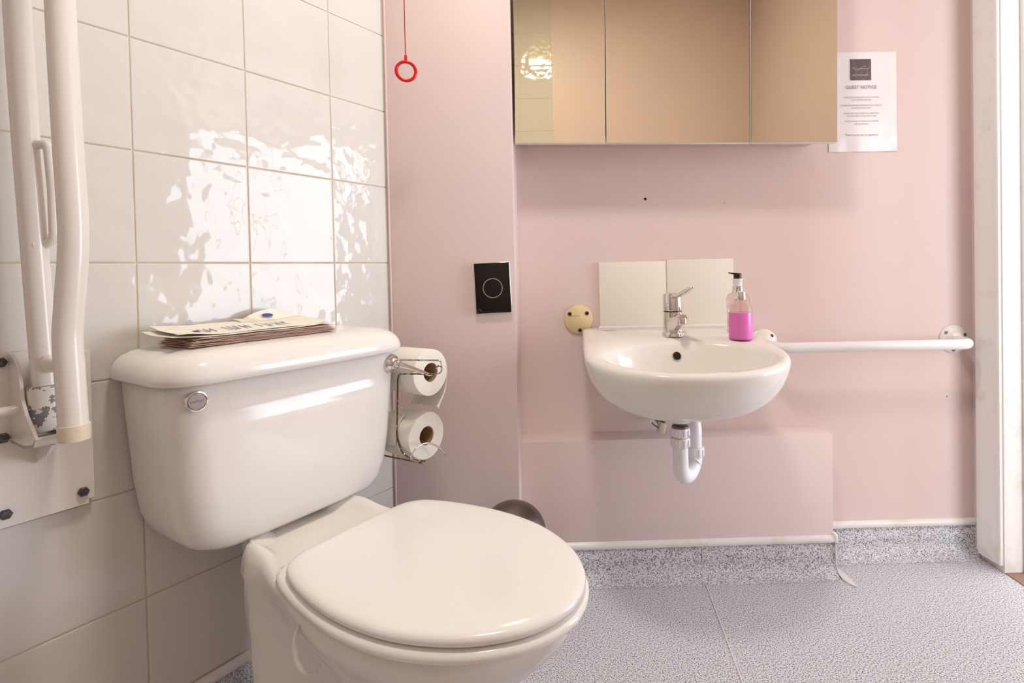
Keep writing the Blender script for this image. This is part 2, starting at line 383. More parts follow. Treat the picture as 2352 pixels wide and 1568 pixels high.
# ------------------------------------------------------------------ door frame, bedroom beyond
d1 = empty('door_1', (XR, YD1, 0)); struct(d1, 'white painted door frame at the right edge')
def arch_profile(sign):
    # (distance away from opening, projection from wall)
    return [(0, 0), (0, 0.010), (0.003, 0.0125), (0.007, 0.0125), (0.009, 0.010), (0.012, 0.0105), (0.017, 0.0145), (0.024, 0.0155), (0.032, 0.0150), (0.040, 0.0165), (0.048, 0.0165), (0.052, 0.0175), (0.056, 0.0182), (0.070, 0.0182), (0.078, 0.0172), (0.0805, 0.014), (0.0805, 0)]
bm = bmesh.new(); rings = []
prof = arch_profile(1)
def zbot(d): return 0.021 + (0.012 * max(0, (d - 0.066) / 0.0145) ** 2 if d > 0.066 else 0) + (0.004 if d > 0.07 else 0)
rings = [[Vector((-p, 0.004 + d, zbot(d))) for d, p in prof], [Vector((-p, 0.004 + d, ZD + 0.08)) for d, p in prof]]
loft(bm, rings); fin(bm, 'architrave', M['white_paint'], d1, sharp=40)
bm = bmesh.new(); rings = [[Vector((-p, YD0 - YD1 - 0.004 - d, 0.0)) for d, p in prof], [Vector((-p, YD0 - YD1 - 0.004 - d, ZD + 0.08)) for d, p in prof]]
loft(bm, rings); fin(bm, 'architrave', M['white_paint'], d1, sharp=40)
bm = bmesh.new(); rings = [[Vector((-p, y, ZD + 0.004 + d)) for d, p in prof] for y in (YD0 - YD1 - 0.08, 0.08)]
loft(bm, rings); fin(bm, 'architrave', M['white_paint'], d1, sharp=40)
def lining(nm, lo, hi): return boxo(nm, lo, hi, M['white_paint'], d1, bev=0.0015)
lining('door_lining', (-0.002, 0.0, 0.0), (0.14, 0.030, ZD + 0.03))
lining('door_lining', (-0.002, YD0 - YD1 - 0.03, 0.0), (0.14, YD0 - YD1, ZD + 0.03))
lining('door_lining', (-0.002, YD0 - YD1, ZD), (0.14, 0.0, ZD + 0.03))
lining('door_stop', (0.052, -0.012, 0.0), (0.088, 0.0, ZD))
boxo('threshold', (0.0, YD0 - YD1, -0.004), (0.10, 0.0, 0.002), M['stain'], d1)
BX1 = WIN[0]
struct(boxo('floor', (XR, -1.7, -0.06), (BX1 + 0.1, 3.0, -0.001), M['carpet']), 'bedroom carpet beyond the doorway')
struct(boxo('ceiling', (XR + 0.12, -1.7, 2.4), (BX1 + 0.1, 3.0, 2.5), M['bedroom']), 'bedroom ceiling beyond the doorway')
bm = bmesh.new()
box(bm, (BX1, -1.7, -0.05), (BX1 + 0.1, WIN[1], 2.4)); box(bm, (BX1, WIN[2], -0.05), (BX1 + 0.1, 3.0, 2.4))
box(bm, (BX1, WIN[1], -0.05), (BX1 + 0.1, WIN[2], WIN[3])); box(bm, (BX1, WIN[1], WIN[4]), (BX1 + 0.1, WIN[2], 2.4))
struct(fin(bm, 'wall_far', M['bedroom'], smooth=False))
bm = bmesh.new(); box(bm, (XR + 0.12, -1.8, -0.05), (FILL_OPEN[0], -1.7, 2.4)); box(bm, (FILL_OPEN[1], -1.8, -0.05), (BX1 + 0.1, -1.7, 2.4)); box(bm, (FILL_OPEN[0], -1.8, -0.05), (FILL_OPEN[1], -1.7, FILL_OPEN[2])); box(bm, (FILL_OPEN[0], -1.8, FILL_OPEN[3]), (FILL_OPEN[1], -1.7, 2.4)); box(bm, (XR + 0.12, 3.0, -0.05), (BX1 + 0.1, 3.1, 2.4))
box(bm, (XR + 0.10, YB + 0.1, -0.05), (XR + 0.14, 3.0, 2.4)); box(bm, (XR + 0.10, -1.7, -0.05), (XR + 0.14, YO - 0.1, 2.4))
struct(fin(bm, 'wall_bedroom', M['bedroom'], smooth=False))
wn = empty('window_1', (BX1, (WIN[1] + WIN[2]) / 2, WIN[3])); struct(wn, 'bedroom window beyond the doorway')
wy = (WIN[2] - WIN[1]) / 2; wh = WIN[4] - WIN[3]
bm = bmesh.new()
for a in ((-0.01, -wy, 0), (-0.01, wy - 0.05, 0)): box(bm, a, (0.03, a[1] + 0.05, wh), 0.004)
box(bm, (-0.01, -wy + .05, 0), (0.03, wy - .05, 0.05), 0.004); box(bm, (-0.01, -wy + .05, wh - 0.05), (0.03, wy - .05, wh), 0.004); box(bm, (-0.005, -0.02, 0.05), (0.025, 0.02, wh - 0.05), 0.004)
fin(bm, 'window_frame', M['white_paint'], wn)

# ------------------------------------------------------------------ ceiling lamp (outside the frame; its light is real)
lt = tag(empty('ceiling_lamp', (LAMP[0], LAMP[1], CEIL)), 'round opal ceiling lamp above the washroom', 'lamp')
latheo('base', [(0.11, 0), (0.11, -0.02), (0.0, -0.02)], M['white_paint'], lt)
latheo('lamp_shade', [(0.105, -0.02), (0.115, -0.04), (0.10, -0.07), (0.05, -0.088), (0.001, -0.092)], M['lamp'], lt, cap0=False)

# ------------------------------------------------------------------ toilet
TS = 0.368
wc = tag(lempty('toilet', TS, 0, 0), 'white close-coupled toilet with cream seat, against the tiled wall', 'toilet')
def outline(ctrl, n=10):
    """ctrl: (y, halfwidth) from rear to front; returns a closed loop"""
    c = [Vector((hw, y, 0)) for y, hw in ctrl]
    pts = catmull(c, n)
    # even resample
    L = [0]
    for a, b in zip(pts, pts[1:]): L.append(L[-1] + (b - a).length)
    out = []; N = 40
    for k in range(N + 1):
        d = L[-1] * k / N; i = max(j for j in range(len(L)) if L[j] <= d + 1e-9); i = min(i, len(pts) - 2)
        t = (d - L[i]) / max(L[i + 1] - L[i], 1e-9); out.append(pts[i].lerp(pts[i + 1], min(t, 1)))
    out = [Vector((max(p.x, 0), p.y, 0)) for p in out]
    return out + [Vector((-p.x, p.y, 0)) for p in reversed(out[1:-1])]
def sm01(t): t = max(0, min(1, t)); return t * t * (3 - 2 * t)
def at_z(loop, z, lift=0.0):
    return [Vector((p.x, p.y, z + lift * sm01((0.34 - p.y) / 0.16))) for p in loop]
secs = [
 (0.000, [(.10, 0), (.10, .055), (.165, .080), (.195, .116), (.27, .118), (.40, .106), (.52, .095), (.60, .055), (.615, 0)], 0),
 (0.012, [(.10, 0), (.10, .053), (.165, .077), (.197, .113), (.27, .115), (.40, .102), (.52, .091), (.595, .053), (.611, 0)], 0),
 (0.120, [(.10, 0), (.10, .053), (.165, .077), (.195, .116), (.25, .115), (.34, .082), (.50, .080), (.585, .053), (.604, 0)], 0),
 (0.220, [(.08, 0), (.08, .053), (.165, .078), (.192, .121), (.235, .116), (.31, .080), (.48, .096), (.600, .068), (.630, 0)], 0),
 (0.290, [(.06, 0), (.06, .054), (.160, .080), (.188, .124), (.235, .119), (.31, .096), (.48, .132), (.620, .100), (.685, 0)], 0),
 (0.335, [(.05, 0), (.05, .056), (.155, .082), (.184, .126), (.24, .126), (.31, .122), (.46, .158), (.640, .126), (.730, 0)], 0.0),
 (0.365, [(.05, 0), (.05, .058), (.150, .084), (.180, .127), (.24, .130), (.31, .138), (.47, .172), (.650, .138), (.756, 0)], 0.006),
 (0.385, [(.05, 0), (.05, .058), (.150, .083), (.178, .123), (.24, .128), (.31, .144), (.48, .176), (.655, .142), (.765, 0)], 0.014),
 (0.394, [(.052, 0), (.052, .055), (.150, .079), (.178, .117), (.24, .122), (.31, .140), (.48, .172), (.652, .138), (.761, 0)], 0.021),
 (0.397, [(.060, 0), (.060, .048), (.150, .072), (.178, .108), (.24, .113), (.31, .131), (.48, .163), (.645, .130), (.752, 0)], 0.023),
 (0.3945, [(.07, 0), (.07, .038), (.155, .060), (.185, .092), (.24, .099), (.31, .118), (.48, .145), (.630, .112), (.732, 0)], 0.016),
 (0.392, [(.09, 0), (.09, .030), (.165, .052), (.20, .082), (.25, .088), (.31, .105), (.48, .12), (.60, .09), (.69, 0)], 0.010)]
bm = bmesh.new()
loft(bm, [at_z(outline(c), z, lf) for z, c, lf in secs]); fin(bm, 'pan', M['ceramic'], wc, sharp=0)
lidc = [(.318, 0), (.318, .085), (.324, .120), (.352, .148), (.43, .170), (.52, .1785), (.61, .168), (.69, .134), (.745, .086), (.770, .040), (.777, 0)]
def scaled(ctrl, off, yoff=0):
    cy = 0.53; out = []
    for y, hw in ctrl:
        k = 1 + off / 0.2
        out.append((cy + (y - cy) * (1 + off / 0.235) + yoff, hw * (1 + off / 0.18)))
    return out
bm = bmesh.new()
seat_c = [(.300, 0), (.300, .10), (.308, .132), (.345, .153), (.43, .172), (.52, .181), (.61, .171), (.69, .137), (.745, .089), (.771, .042), (.779, 0)]
loft(bm, [at_z(outline(scaled(seat_c, o)), z) for z, o in ((.3985, -.012), (.3990, -.004), (.403, 0.0015), (.408, 0.003), (.413, 0.0015), (.4165, -.004), (.4175, -.014))])
fin(bm, 'seat', M['seat'], wc, sharp=0)
bm = bmesh.new()
loft(bm, [at_z(outline(scaled(lidc, o)), z) for z, o in ((.4180, -.014), (.4182, -.006), (.4215, -.0015), (.4260, 0.0), (.4300, -.001), (.4330, -.004), (.4348, -.009), (.4360, -.020), (.4366, -.045), (.4370, -.09), (.4373, -.14))])
fin(bm, 'lid', M['seat'], wc, sharp=0)
for sx in (-1, 1):
    h = latheo('hinge', [(0.0125, 0), (0.0125, 0.021), (0.010, 0.022), (0.001, 0.022)], M['seat'], wc, c=(sx * 0.078, 0.326, 0.396))
# cistern
def rrect(w0, y0, y1, rf, rb, z, bulge=0.0, n=7):
    """rounded rectangle, half width w0, front radius rf, back radius rb"""
    pts = []
    def arc(cx, cy, r, a0, a1):
        for k in range(n + 1):
            a = a0 + (a1 - a0) * k / n; pts.append(Vector((cx + r * math.cos(a), cy + r * math.sin(a), z)))
    arc(w0 - rf, y1 - rf, rf, 0, PI / 2)
    m = 9
    a, b = w0 - rf, -(w0 - rf)
    for k in range(1, m): t = k / m; pts.append(Vector((a + (b - a) * t, y1, z)))
    arc(-(w0 - rf), y1 - rf, rf, PI / 2, PI)
    arc(-(w0 - rb), y0 + rb, rb, PI, 1.5 * PI)
    arc(w0 - rb, y0 + rb, rb, 1.5 * PI, 2 * PI)
    for p in pts:
        if p.y > y1 - rf: p.y += bulge * (1 - (p.x / w0) ** 2)
    return pts
cs = [(0.4140, .120, .050, .140, .035, .02), (0.4150, .150, .035, .160, .040, .02), (0.4190, .170, .022, .171, .045, .015), (0.428, .185, .014, .178, .050, .01), (0.445, .198, .010, .184, .052, .01),
      (0.475, .209, .010, .188, .054, .01), (0.53, .217, .010, .191, .055, .01), (0.62, .224, .010, .195, .055, .01), (0.714, .2305, .010, .199, .055, .01)]
bm = bmesh.new(); loft(bm, [rrect(wd, y0, y1, rf, rb, z, 0.004) for z, wd, y0, y1, rf, rb in cs]); fin(bm, 'cistern', M['ceramic'], wc, sharp=0)
cl = [(0.7125, .232, .010, .205, .058, .012), (0.7125, .2405, .006, .213, .064, .012), (0.716, .2435, .004, .2165, .066, .012), (0.724, .2440, .004, .217, .066, .012), (0.734, .2420, .004, .215, .066, .012),
      (0.744, .2370, .004, .210, .064, .012), (0.7525, .2285, .006, .202, .060, .012), (0.759, .217, .010, .191, .055, .014), (0.7635, .200, .018, .175, .050, .016), (0.7660, .170, .032, .150, .045, .02), (0.767, .10, .06, .12, .03, .02)]
bm = bmesh.new(); loft(bm, [rrect(wd, y0, y1, rf, rb, z, 0.006) for z, wd, y0, y1, rf, rb in cl]); fin(bm, 'cistern_lid', M['ceramic'], wc, sharp=0)
# round badge
bx, bz = 0.5675 - TS - 0.003, 0.6865
bd = latheo('badge', [(0.0168, -0.004), (0.0168, 0.002), (0.0158, 0.0042), (0.0140, 0.0046), (0.0130, 0.0030), (0.0001, 0.0030)], M['chrome'], wc, c=(bx, 0.1995, bz), axis=(0, 1, 0.03), n=40)
txrot = Matrix(((-1, 0, 0), (0, 0, 1), (0, 1, 0)))     # text facing +y in local frame: x -> -x, y -> z
latheo('badge_disc', [(0.0129, 0.0031), (0.0129, 0.0035), (0.0001, 0.0035)], M['steel'], bd, c=(bx, 0.1995, bz), axis=(0, 1, 0.03), n=40)
text('lettering', 'twyford', 0.0205, M['chrome'], bd, Vector((bx, 0.2036, bz)), txrot)
# flush lever
lx = 0.171 - TS
fl = latheo('flush_lever', [(0.0205, 0), (0.0205, 0.003), (0.018, 0.0085), (0.012, 0.013), (0.0085, 0.014), (0.0085, 0.028), (0.007, 0.030), (0.0001, 0.030)], M['chrome'], wc, c=(lx, 0.197, 0.685), axis=(0, 1, 0))
p0 = Vector((lx, 0.222, 0.685)); p1 = Vector((0.121 - TS, 0.272, 0.655))
pts = [p0.lerp(p1, t) for t in (0, .1, .25, .5, .75, .92, 1.0)]
tubeo('lever_arm', pts, [.0062, .0068, .0062, .0052, .0042, .0034, .0012], M['chrome'], fl, n=14)
# clear plastic hook on the pan rim
hk = tag(lempty('rim_hook', 0.528, 0.440, 0.372), 'clear plastic hook hanging on the near rim of the toilet pan', 'hook')
pts = catmull([(-0.012, -0.012, 0.014), (0.004, -0.022, 0.012), (0.016, -0.022, -0.006), (0.021, -0.014, -0.028), (0.020, 0.004, -0.042), (0.010, 0.016, -0.044), (0.006, 0.018, -0.036)], 8)
bm = bmesh.new(); rings = []
for i, p in enumerate(pts):
    t = (pts[min(i + 1, len(pts) - 1)] - pts[max(i - 1, 0)]).normalized(); sd = Vector((0.75, 0.1, 0.25)).normalized(); sd = (sd - t * sd.dot(t)).normalized(); nr = t.cross(sd)
    rings.append([p + sd * a + nr * b for a, b in ((-.0032, -.0012), (.0032, -.0012), (.0032, .0012), (-.0032, .0012))])
loft(bm, rings); fin(bm, 'hook_strip', M['milky'], hk, sharp=40)

# newspaper lying on the cistern lid
nw = tag(lempty('newspaper', 0.425, 0.085, 0.7672), 'folded newspaper with wavy pages lying on the toilet cistern', 'newspaper')
def sheet(name, x0, x1, y0, y1, z, m, amp, seed, curl=0, parent=nw, th=0.0006, slope=0.0):
    rnd = random.Random(seed); ph = [rnd.uniform(0, 6) for _ in range(4)]
    nx, ny = 26, 5; top = []; bm = bmesh.new()
    def zz(x, y):
        t = (x - x0) / (x1 - x0); e = sm01((abs(t - 0.5) - 0.25) / 0.25)
        return z + slope * (y1 - y) + amp * (0.5 + 0.5 * math.sin(x * 45 + ph[0] + y * 20)) * (0.35 + e) + curl * sm01((t - 0.72) / 0.28) * (0.5 + 0.5 * math.sin(y * 40 + ph[1]))
    gr = [[None] * (ny + 1) for _ in range(nx + 1)]; gb = [[None] * (ny + 1) for _ in range(nx + 1)]
    for i in range(nx + 1):
        for j in range(ny + 1):
            xx = x0 + (x1 - x0) * i / nx + (0.002 * math.sin(j * 2 + ph[2]) if i in (0, nx) else 0)
            yy = y0 + (y1 - y0) * j / ny + (0.0015 * math.sin(i * 0.9 + ph[3]))
            h = zz(xx, yy); gr[i][j] = bm.verts.new((xx, yy, h + th)); gb[i][j] = bm.verts.new((xx, yy, h))
    for i in range(nx):
        for j in range(ny):
            bm.faces.new((gr[i][j], gr[i + 1][j], gr[i + 1][j + 1], gr[i][j + 1])); bm.faces.new((gb[i][j], gb[i][j + 1], gb[i + 1][j + 1], gb[i + 1][j]))
    for i in range(nx):
        bm.faces.new((gr[i][0], gb[i][0], gb[i + 1][0], gr[i + 1][0])); bm.faces.new((gr[i][ny], gr[i + 1][ny], gb[i + 1][ny], gb[i][ny]))
    for j in range(ny):
        bm.faces.new((gr[0][j], gr[0][j + 1], gb[0][j + 1], gb[0][j])); bm.faces.new((gr[nx][j], gb[nx][j], gb[nx][j + 1], gr[nx][j + 1]))
    return fin(bm, name, m, parent, sharp=50), zz
for k in range(9):
    dx = random.uniform(-0.008, 0.008)
    sheet('page', -0.150 + dx + 0.002 * k, 0.125 + dx * 0.6 - 0.001 * k, -0.045 + 0.002 * (k % 3), 0.073 - 0.001 * (k % 4), 0.0004 + k * 0.0015, M['news_pink'], 0.0010, k)
sheet('page', -0.138, 0.150, -0.048, 0.068, 0.0148, M['news'], 0.0022, 20, curl=0.003, slope=0.05)
tp, zf = sheet('page', -0.140, 0.138, -0.052, 0.060, 0.0172, M['news'], 0.0026, 21, curl=0.004, slope=0.09)
for (a, b) in ((-0.135, -0.058), (-0.118, -0.060)): pass
# turned-up far corner of the top page
bm = bmesh.new(); pts = []
for i in range(13):
    t = i / 12; xx = -0.135 + 0.125 * t; lift = 0.018 * math.sin(PI * min(1, t * 1.15)) ** 0.8 if t < 0.87 else 0.004
    pts.append([bm.verts.new((xx, -0.030, zf(xx, -0.03) + 0.001)), bm.verts.new((xx, -0.045, zf(xx, -.045) + 0.001 + lift * 0.45)), bm.verts.new((xx + 0.003, -0.056, zf(xx, -.05) + 0.001 + lift))])
for a, b in zip(pts, pts[1:]):
    for j in (0, 1): bm.faces.new((a[j], b[j], b[j + 1], a[j + 1]))
fin(bm, 'turned_up_edge', M['news'], nw, sharp=0)
bm = bmesh.new()
def mark(bm, x, y, wx, wy, sk=0.0, dz=0.0010):
    vs = [bm.verts.new((xx, yy, zf(xx, yy) + 0.0008 + dz)) for xx, yy in ((x, y), (x + wx, y), (x + wx + sk, y + wy), (x + sk, y + wy))]
    bm.faces.new(vs)
rr = random.Random(3)
for k in range(16):
    x = 0.085 - k * 0.0102
    if k in (3, 9): continue
    mark(bm, x, 0.004, 0.0022, 0.036, rr.choice((-0.003, 0, 0.003)))
    if k % 2: mark(bm, x - 0.0045, 0.008 + 0.012 * (k % 3), 0.0045, 0.006)
fin(bm, 'printed_marks', M['news_ink'], nw, smooth=False)
bm = bmesh.new(); mark(bm, 0.090, 0.014, 0.009, 0.016)
fin(bm, 'printed_marks', M['blue_ink'], nw, smooth=False)
bm = bmesh.new(); ring = [bm.verts.new((-0.068 + 0.0115 * math.cos(a), -0.040 + 0.006 * math.sin(a), zf(-0.068, -0.04) + 0.010 + 0.003 * -math.sin(a))) for a in [2 * PI * k / 14 for k in range(14)]]
bm.faces.new(ring); fin(bm, 'printed_marks', M['blue_ink'], nw, smooth=False)

# ------------------------------------------------------------------ toilet roll holder and rolls
th = tag(lempty('toilet_roll_holder', 0.10, 0, 0.45), 'rusty chrome wire holder for two toilet rolls beside the cistern', 'toilet roll holder')
def LL(s, o, z): return Vector((s - 0.10, o, z - 0.45))
W = 0.0019
pts = bend([LL(.155, .120, .463), LL(.150, .150, .462), LL(.1330, .215, .461), LL(.1336, .168, .500), LL(.1332, .168, .53), LL(.1345, .172, .58), LL(.1345, .178, .650), LL(.1345, .200, .655), LL(.1345, .297, .663), LL(.1345, .299, .690), LL(.1345, .262, .692), LL(.1345, .150, .684), LL(.142, .120, .684)], 0.012, 5)
tubeo('back_wire', bend([LL(.1345, .150, .684), LL(.1345, .264, .691), LL(.120, .300, .691), LL(.120, .300, .663), LL(.1345, .290, .662), LL(.1345, .180, .6535), LL(.1345, .176, .640), LL(.1345, .172, .56), LL(.1345, .168, .505), LL(.1345, .185, .472), LL(.128, .215, .4575), LL(.10, .222, .449)], 0.010, 5), W, M['rust'], th, n=8)
tubeo('wall_wire', bend([LL(.150, .060, .470), LL(.150, .150, .464), LL(.135, .200, .459), LL(.115, .228, .450)], 0.02, 5), W, M['rust'], th, n=8)
tubeo('support_hoop', catmull([LL(.118, .222, .452), LL(.150, .230, .470), LL(.141, .233, .489), LL(.118, .236, .4965), LL(.098, .238, .492), LL(.075, .240, .477), LL(.054, .240, .455), LL(.052, .238, .4505)], 6), W, M['chrome'], th, n=8)
tubeo('spindle', bend([LL(.120, .300, .677), LL(.09, .262, .672), LL(.080, .24, .660), LL(.078, .10, .655)], 0.01, 4), W, M['chrome'], th, n=8)
tubeo('wall_wire', [LL(.1345, .150, .684), LL(.1345, .060, .680), LL(.1345, .004, .678)], W, M['rust'], th, n=8)
def roll(s, o0, z, rad, label, rot=0.0, squash=1.0):
    t = tag(lempty('toilet_roll', s, o0, z), label, 'toilet roll', 'toilet rolls on the wire holder')
    n = 48; bm = bmesh.new()
    prof = [(0.0225, 0.0), (rad * .97, 0.0), (rad, .003), (rad, .097), (rad * .985, .1), (rad * .5, .1005), (0.0225, .1)]
    rings = []
    for r, h in prof:
        rings.append([Vector((r * math.cos(a) * (1 + 0.012 * math.sin(2 * a + rot)), h, r * squash * math.sin(a) * (1 + .015 * math.sin(3 * a + rot)))) for a in [2 * PI * k / n for k in range(n)]])
    vr = loft(bm, rings, False, False)
    for i in range(n): bm.faces.new((vr[-1][i], vr[-1][(i + 1) % n], vr[0][(i + 1) % n], vr[0][i]))
    fin(bm, 'tissue', M['tissue'], t, sharp=40)
    latheo('core', [(0.0222, .001), (0.0222, .0985), (0.0212, .0985), (0.0212, .001), (0.0222, .001)], M['card'], t, axis=(0, 1, 0), cap0=False, cap1=False)
    return t
r1 = roll(.076, .122, .6505, .0545, 'upper toilet roll with a torn loose sheet hanging down', 0.3)
r2 = roll(.076, .104, .4985, .0555, 'lower full toilet roll resting in the wire hoop', 1.9)
# hanging torn sheet (leaves the back of the upper roll)
def strip(name, path, y0, y1, m, parent, torn=True):
    bm = bmesh.new(); nx = 12; P = [Vector(p) for p in path]; rows_ = []
    for i, p in enumerate(P):
        rows_.append([bm.verts.new((p.x, y0 + (y1 - y0) * j / nx, p.z + (0.004 * math.sin(j * 1.9) * (1 if torn and i == len(P) - 1 else 0)) + 0.0012 * math.sin(j * 1.1 + i * .5))) for j in range(nx + 1)])
    for a, b in zip(rows_, rows_[1:]):
        for j in range(nx): bm.faces.new((a[j], a[j + 1], b[j + 1], b[j]))
    o = fin(bm, name, m, parent, sharp=0)
    md = o.modifiers.new('solid', 'SOLIDIFY'); md.thickness = 0.0004
    return o
strip('loose_sheet', catmull([(-.0555, 0, .004), (-.0560, 0, -.025), (-.048, 0, -.055), (-.036, 0, -.075), (-.025, 0, -.088)], 5), .003, .098, M['tissue'], r1)
strip('loose_sheet', catmull([(.028, 0, .0515), (.046, 0, .036), (.0560, 0, .010), (.0590, 0, -.006), (.0560, 0, -.016)], 4), .060, .004, M['tissue'], r2)

# ------------------------------------------------------------------ hinged support rail on the left wall
rl = tag(lempty('support_rail', 0.70, 0, 0.65), 'white folded-up tubular support rail bolted to the tiled wall', 'support rail')
def LR(s, o, z): return Vector((s - 0.70, o, z - 0.65))
bm = bmesh.new(); box(bm, LR(.637, .001, .515), LR(.762, .0115, .776))
es = [e for e in bm.edges if abs(e.verts[0].co.y - e.verts[1].co.y) > .006]
bmesh.ops.bevel(bm, geom=es, offset=.008, segments=4, affect='EDGES'); fin(bm, 'wall_plate', M['enamel'], rl, sharp=40)
for s, z in ((.652, .5365), (.743, .5352), (.743, .650), (.743, .763), (.652, .763)):
    latheo('bolt', [(.0078, 0), (.0078, .0045), (.0068, .0055), (.0001, .0060)], M['bolt'], rl, c=LR(s, .0113, z), axis=(0, 1, 0), n=6, sharp=20)
# rear tube
rear = catmull([LR(.7235, .052, 1.9), LR(.7235, .055, 1.55), LR(.7215, .056, 1.30), LR(.7175, .057, 1.10), LR(.7130, .060, .94), LR(.7085, .064, .78), LR(.7065, .066, .728)], 5)
tubeo('rear_tube', rear, .0158, M['enamel'], rl, n=24)
front = catmull([LR(.700, .150, 1.9), LR(.700, .150, 1.5), LR(.700, .150, 1.28), LR(.6985, .155, 1.09), LR(.6965, .157, .985), LR(.6965, .156, .93), LR(.6990, .152, .88), LR(.7015, .148, .835), LR(.7030, .146, .80), LR(.7025, .148, .75), LR(.7010, .150, .676)], 6)
tubeo('front_tube', front, .0172, M['enamel'], rl, n=28)
latheo('end_cap', [(.0182, 0), (.0186, .003), (.0186, .022), (.0174, .0225)], M['enamel_cream'], rl, c=LR(.7008, .150, .656), n=28)
hd = bend([LR(.712, .066, 1.082), LR(.7000, .083, 1.088), LR(.6965, .083, 1.02), LR(.6960, .082, .945), LR(.707, .066, .934)], .012, 6)
tubeo('thin_handle', hd, .0062, M['enamel'], rl, n=14)
latheo('weld_bead', [(.0001, -.002), (.008, -.001), (.0098, .002), (.006, .006), (.0001, .007)], M['enamel'], rl, c=LR(.7125, .068, .936), axis=(-.6, .7, .1), n=12)
# short link between the tubes near the hinge
tubeo('link_tube', [LR(.7075, .066, .757), LR(.703, .146, .762)], .0100, M['enamel'], rl, n=14)
latheo('weld_bead', [(.0001, -.002), (.012, -.001), (.0135, .003), (.010, .007), (.0001, .008)], M['enamel'], rl, c=LR(.7055, .078, .760), axis=(-.1, 1, 0), n=12)
# hinge bracket: folded channel (far cheek, near cheek, rounded bottom) and hub
def cheek(name, s, th_):
    prof = [(.006, .775), (.030, .772), (.052, .757), (.060, .735), (.064, .712), (.080, .690), (.105, .672), (.118, .660), (.110, .648), (.070, .640), (.006, .640)]
    bm = bmesh.new(); loft(bm, [[LR(s + a, o, z) for o, z in prof] for a in (0, th_)])
    fin(bm, name, M['enamel'], rl, sharp=50)
cheek('bracket_cheek', .730, .004); cheek('bracket_cheek', .682, .004)
bm = bmesh.new()
pf = [(.006, .6400), (.070, .6400), (.110, .6475), (.120, .660), (.1165, .6625), (.107, .6515), (.070, .6445), (.006, .6445)]
loft(bm, [[LR(s, o, z) for o, z in pf] for s in (.682, .734)]); fin(bm, 'bracket_base', M['enamel'], rl, sharp=50)
bm = bmesh.new(); pf = [(.008, .640), (.085, .640), (.062, .622), (.050, .618), (.008, .600)]
loft(bm, [[LR(s, o, z) for o, z in pf] for s in (.703, .708)]); fin(bm, 'gusset', M['enamel'], rl, sharp=30)
latheo('hinge_hub', [(.0205, 0), (.0215, .002), (.0215, .064), (.0205, .066)], M['peel'], rl, c=LR(.7065, .066, .662), n=28)
latheo('hinge_pin', [(.0075, 0), (.0075, .020), (.006, .023), (.0001, .024)], M['enamel'], rl, c=LR(.734, .050, .695), axis=(1, 0, 0), n=16)

# ------------------------------------------------------------------ washbasin
TILT = 0.1
def bz_(y, dz=0.0): return 0.711 - TILT * (1.6 - y) + dz
wb = tag(empty('washbasin', (0.305, 1.605, 0.70)), 'white ceramic wall-hung washbasin on the pink wall', 'washbasin')
def wbv(x, y, z): return Vector((x - .305, y - 1.605, z - .70))
BC = 0.312
def dshape(hw, yb, yc, yf, n=20, rc=0.03):
    """closed loop: straight back at yb, sides to yc, elliptical front to yf"""
    pts = []
    hb = hw * 0.965
    for k in range(8): pts.append(((hb - rc) * k / 8, yb))
    for k in range(6): a = PI / 2 * k / 5; pts.append((hb - rc + rc * math.sin(a), yb - rc + rc * math.cos(a)))
    for k in range(1, 6): t = k / 6; pts.append((hb + (hw - hb) * sm01(t), yb - rc + (yc - yb + rc) * t))
    for k in range(n + 1):
        a = PI / 2 * k / n; pts.append((hw * math.cos(a) ** 0.92, yc - (yc - yf) * math.sin(a) ** 0.96))
    loop = pts + [(-x, y) for x, y in reversed(pts[1:-1])]
    return loop
def ring_b(hw, yb, yc, yf, dz, z=None, rc=.03):
    return [wbv(BC + x, y, bz_(y, dz) if z is None else z) for x, y in dshape(hw, yb, yc, yf, rc=rc)]
NR = len(dshape(.2, 1.6, 1.3, 1.1))
def inner(hw, yc, hy, dz=None, z=None, rot=0):
    # same vertex count / ordering, elliptical
    ref = dshape(.227, 1.603, 1.33, 1.105)
    out = []
    for (x, y) in ref:
        a = math.atan2((y - 1.30) / 0.20, x / 0.227)
        out.append(wbv(BC + .005 + hw * math.cos(a), yc + hy * math.sin(a), bz_(yc + hy * math.sin(a), dz) if z is None else z))
    return out
bm = bmesh.new()
rings = []
# underside from the boss up to the rim, over and into the bowl
under = [(.040, 1.345, 1.31, 1.265, .531), (.090, 1.39, 1.31, 1.225, .533), (.140, 1.45, 1.31, 1.188, .542), (.180, 1.52, 1.31, 1.158, .558), (.210, 1.58, 1.31, 1.134, .580), (.2290, 1.60, 1.31, 1.117, .605), (.2390, 1.603, 1.31, 1.107, .630)]
for hw, yb, yc, yf, z in under:
    rings.append([wbv(BC + x, y, z + (bz_(y) - bz_(1.11)) * sm01((z - .531) / .10) * .8) for x, y in dshape(hw, yb, yc, yf)])
rings.append(ring_b(.2425, 1.604, 1.31, 1.104, -.020)); rings.append(ring_b(.2430, 1.604, 1.31, 1.102, -.011)); rings.append(ring_b(.2415, 1.604, 1.31, 1.103, -.005))
rings.append(ring_b(.238, 1.603, 1.31, 1.107, -.0012)); rings.append(ring_b(.231, 1.600, 1.31, 1.114, .0))
rings.append(inner(.208, 1.268, .1400, -.0006)); rings.append(inner(.203, 1.267, .1355, -.004)); rings.append(inner(.199, 1.266, .1325, -.012)); rings.append(inner(.190, 1.266, .126, -.035))
rings.append(inner(.172, 1.268, .114, -.070)); rings.append(inner(.140, 1.272, .094, -.103)); rings.append(inner(.095, 1.285, .065, -.122)); rings.append(inner(.045, 1.295, .034, -.131)); rings.append(inner(.02, 1.30, .018, -.134))
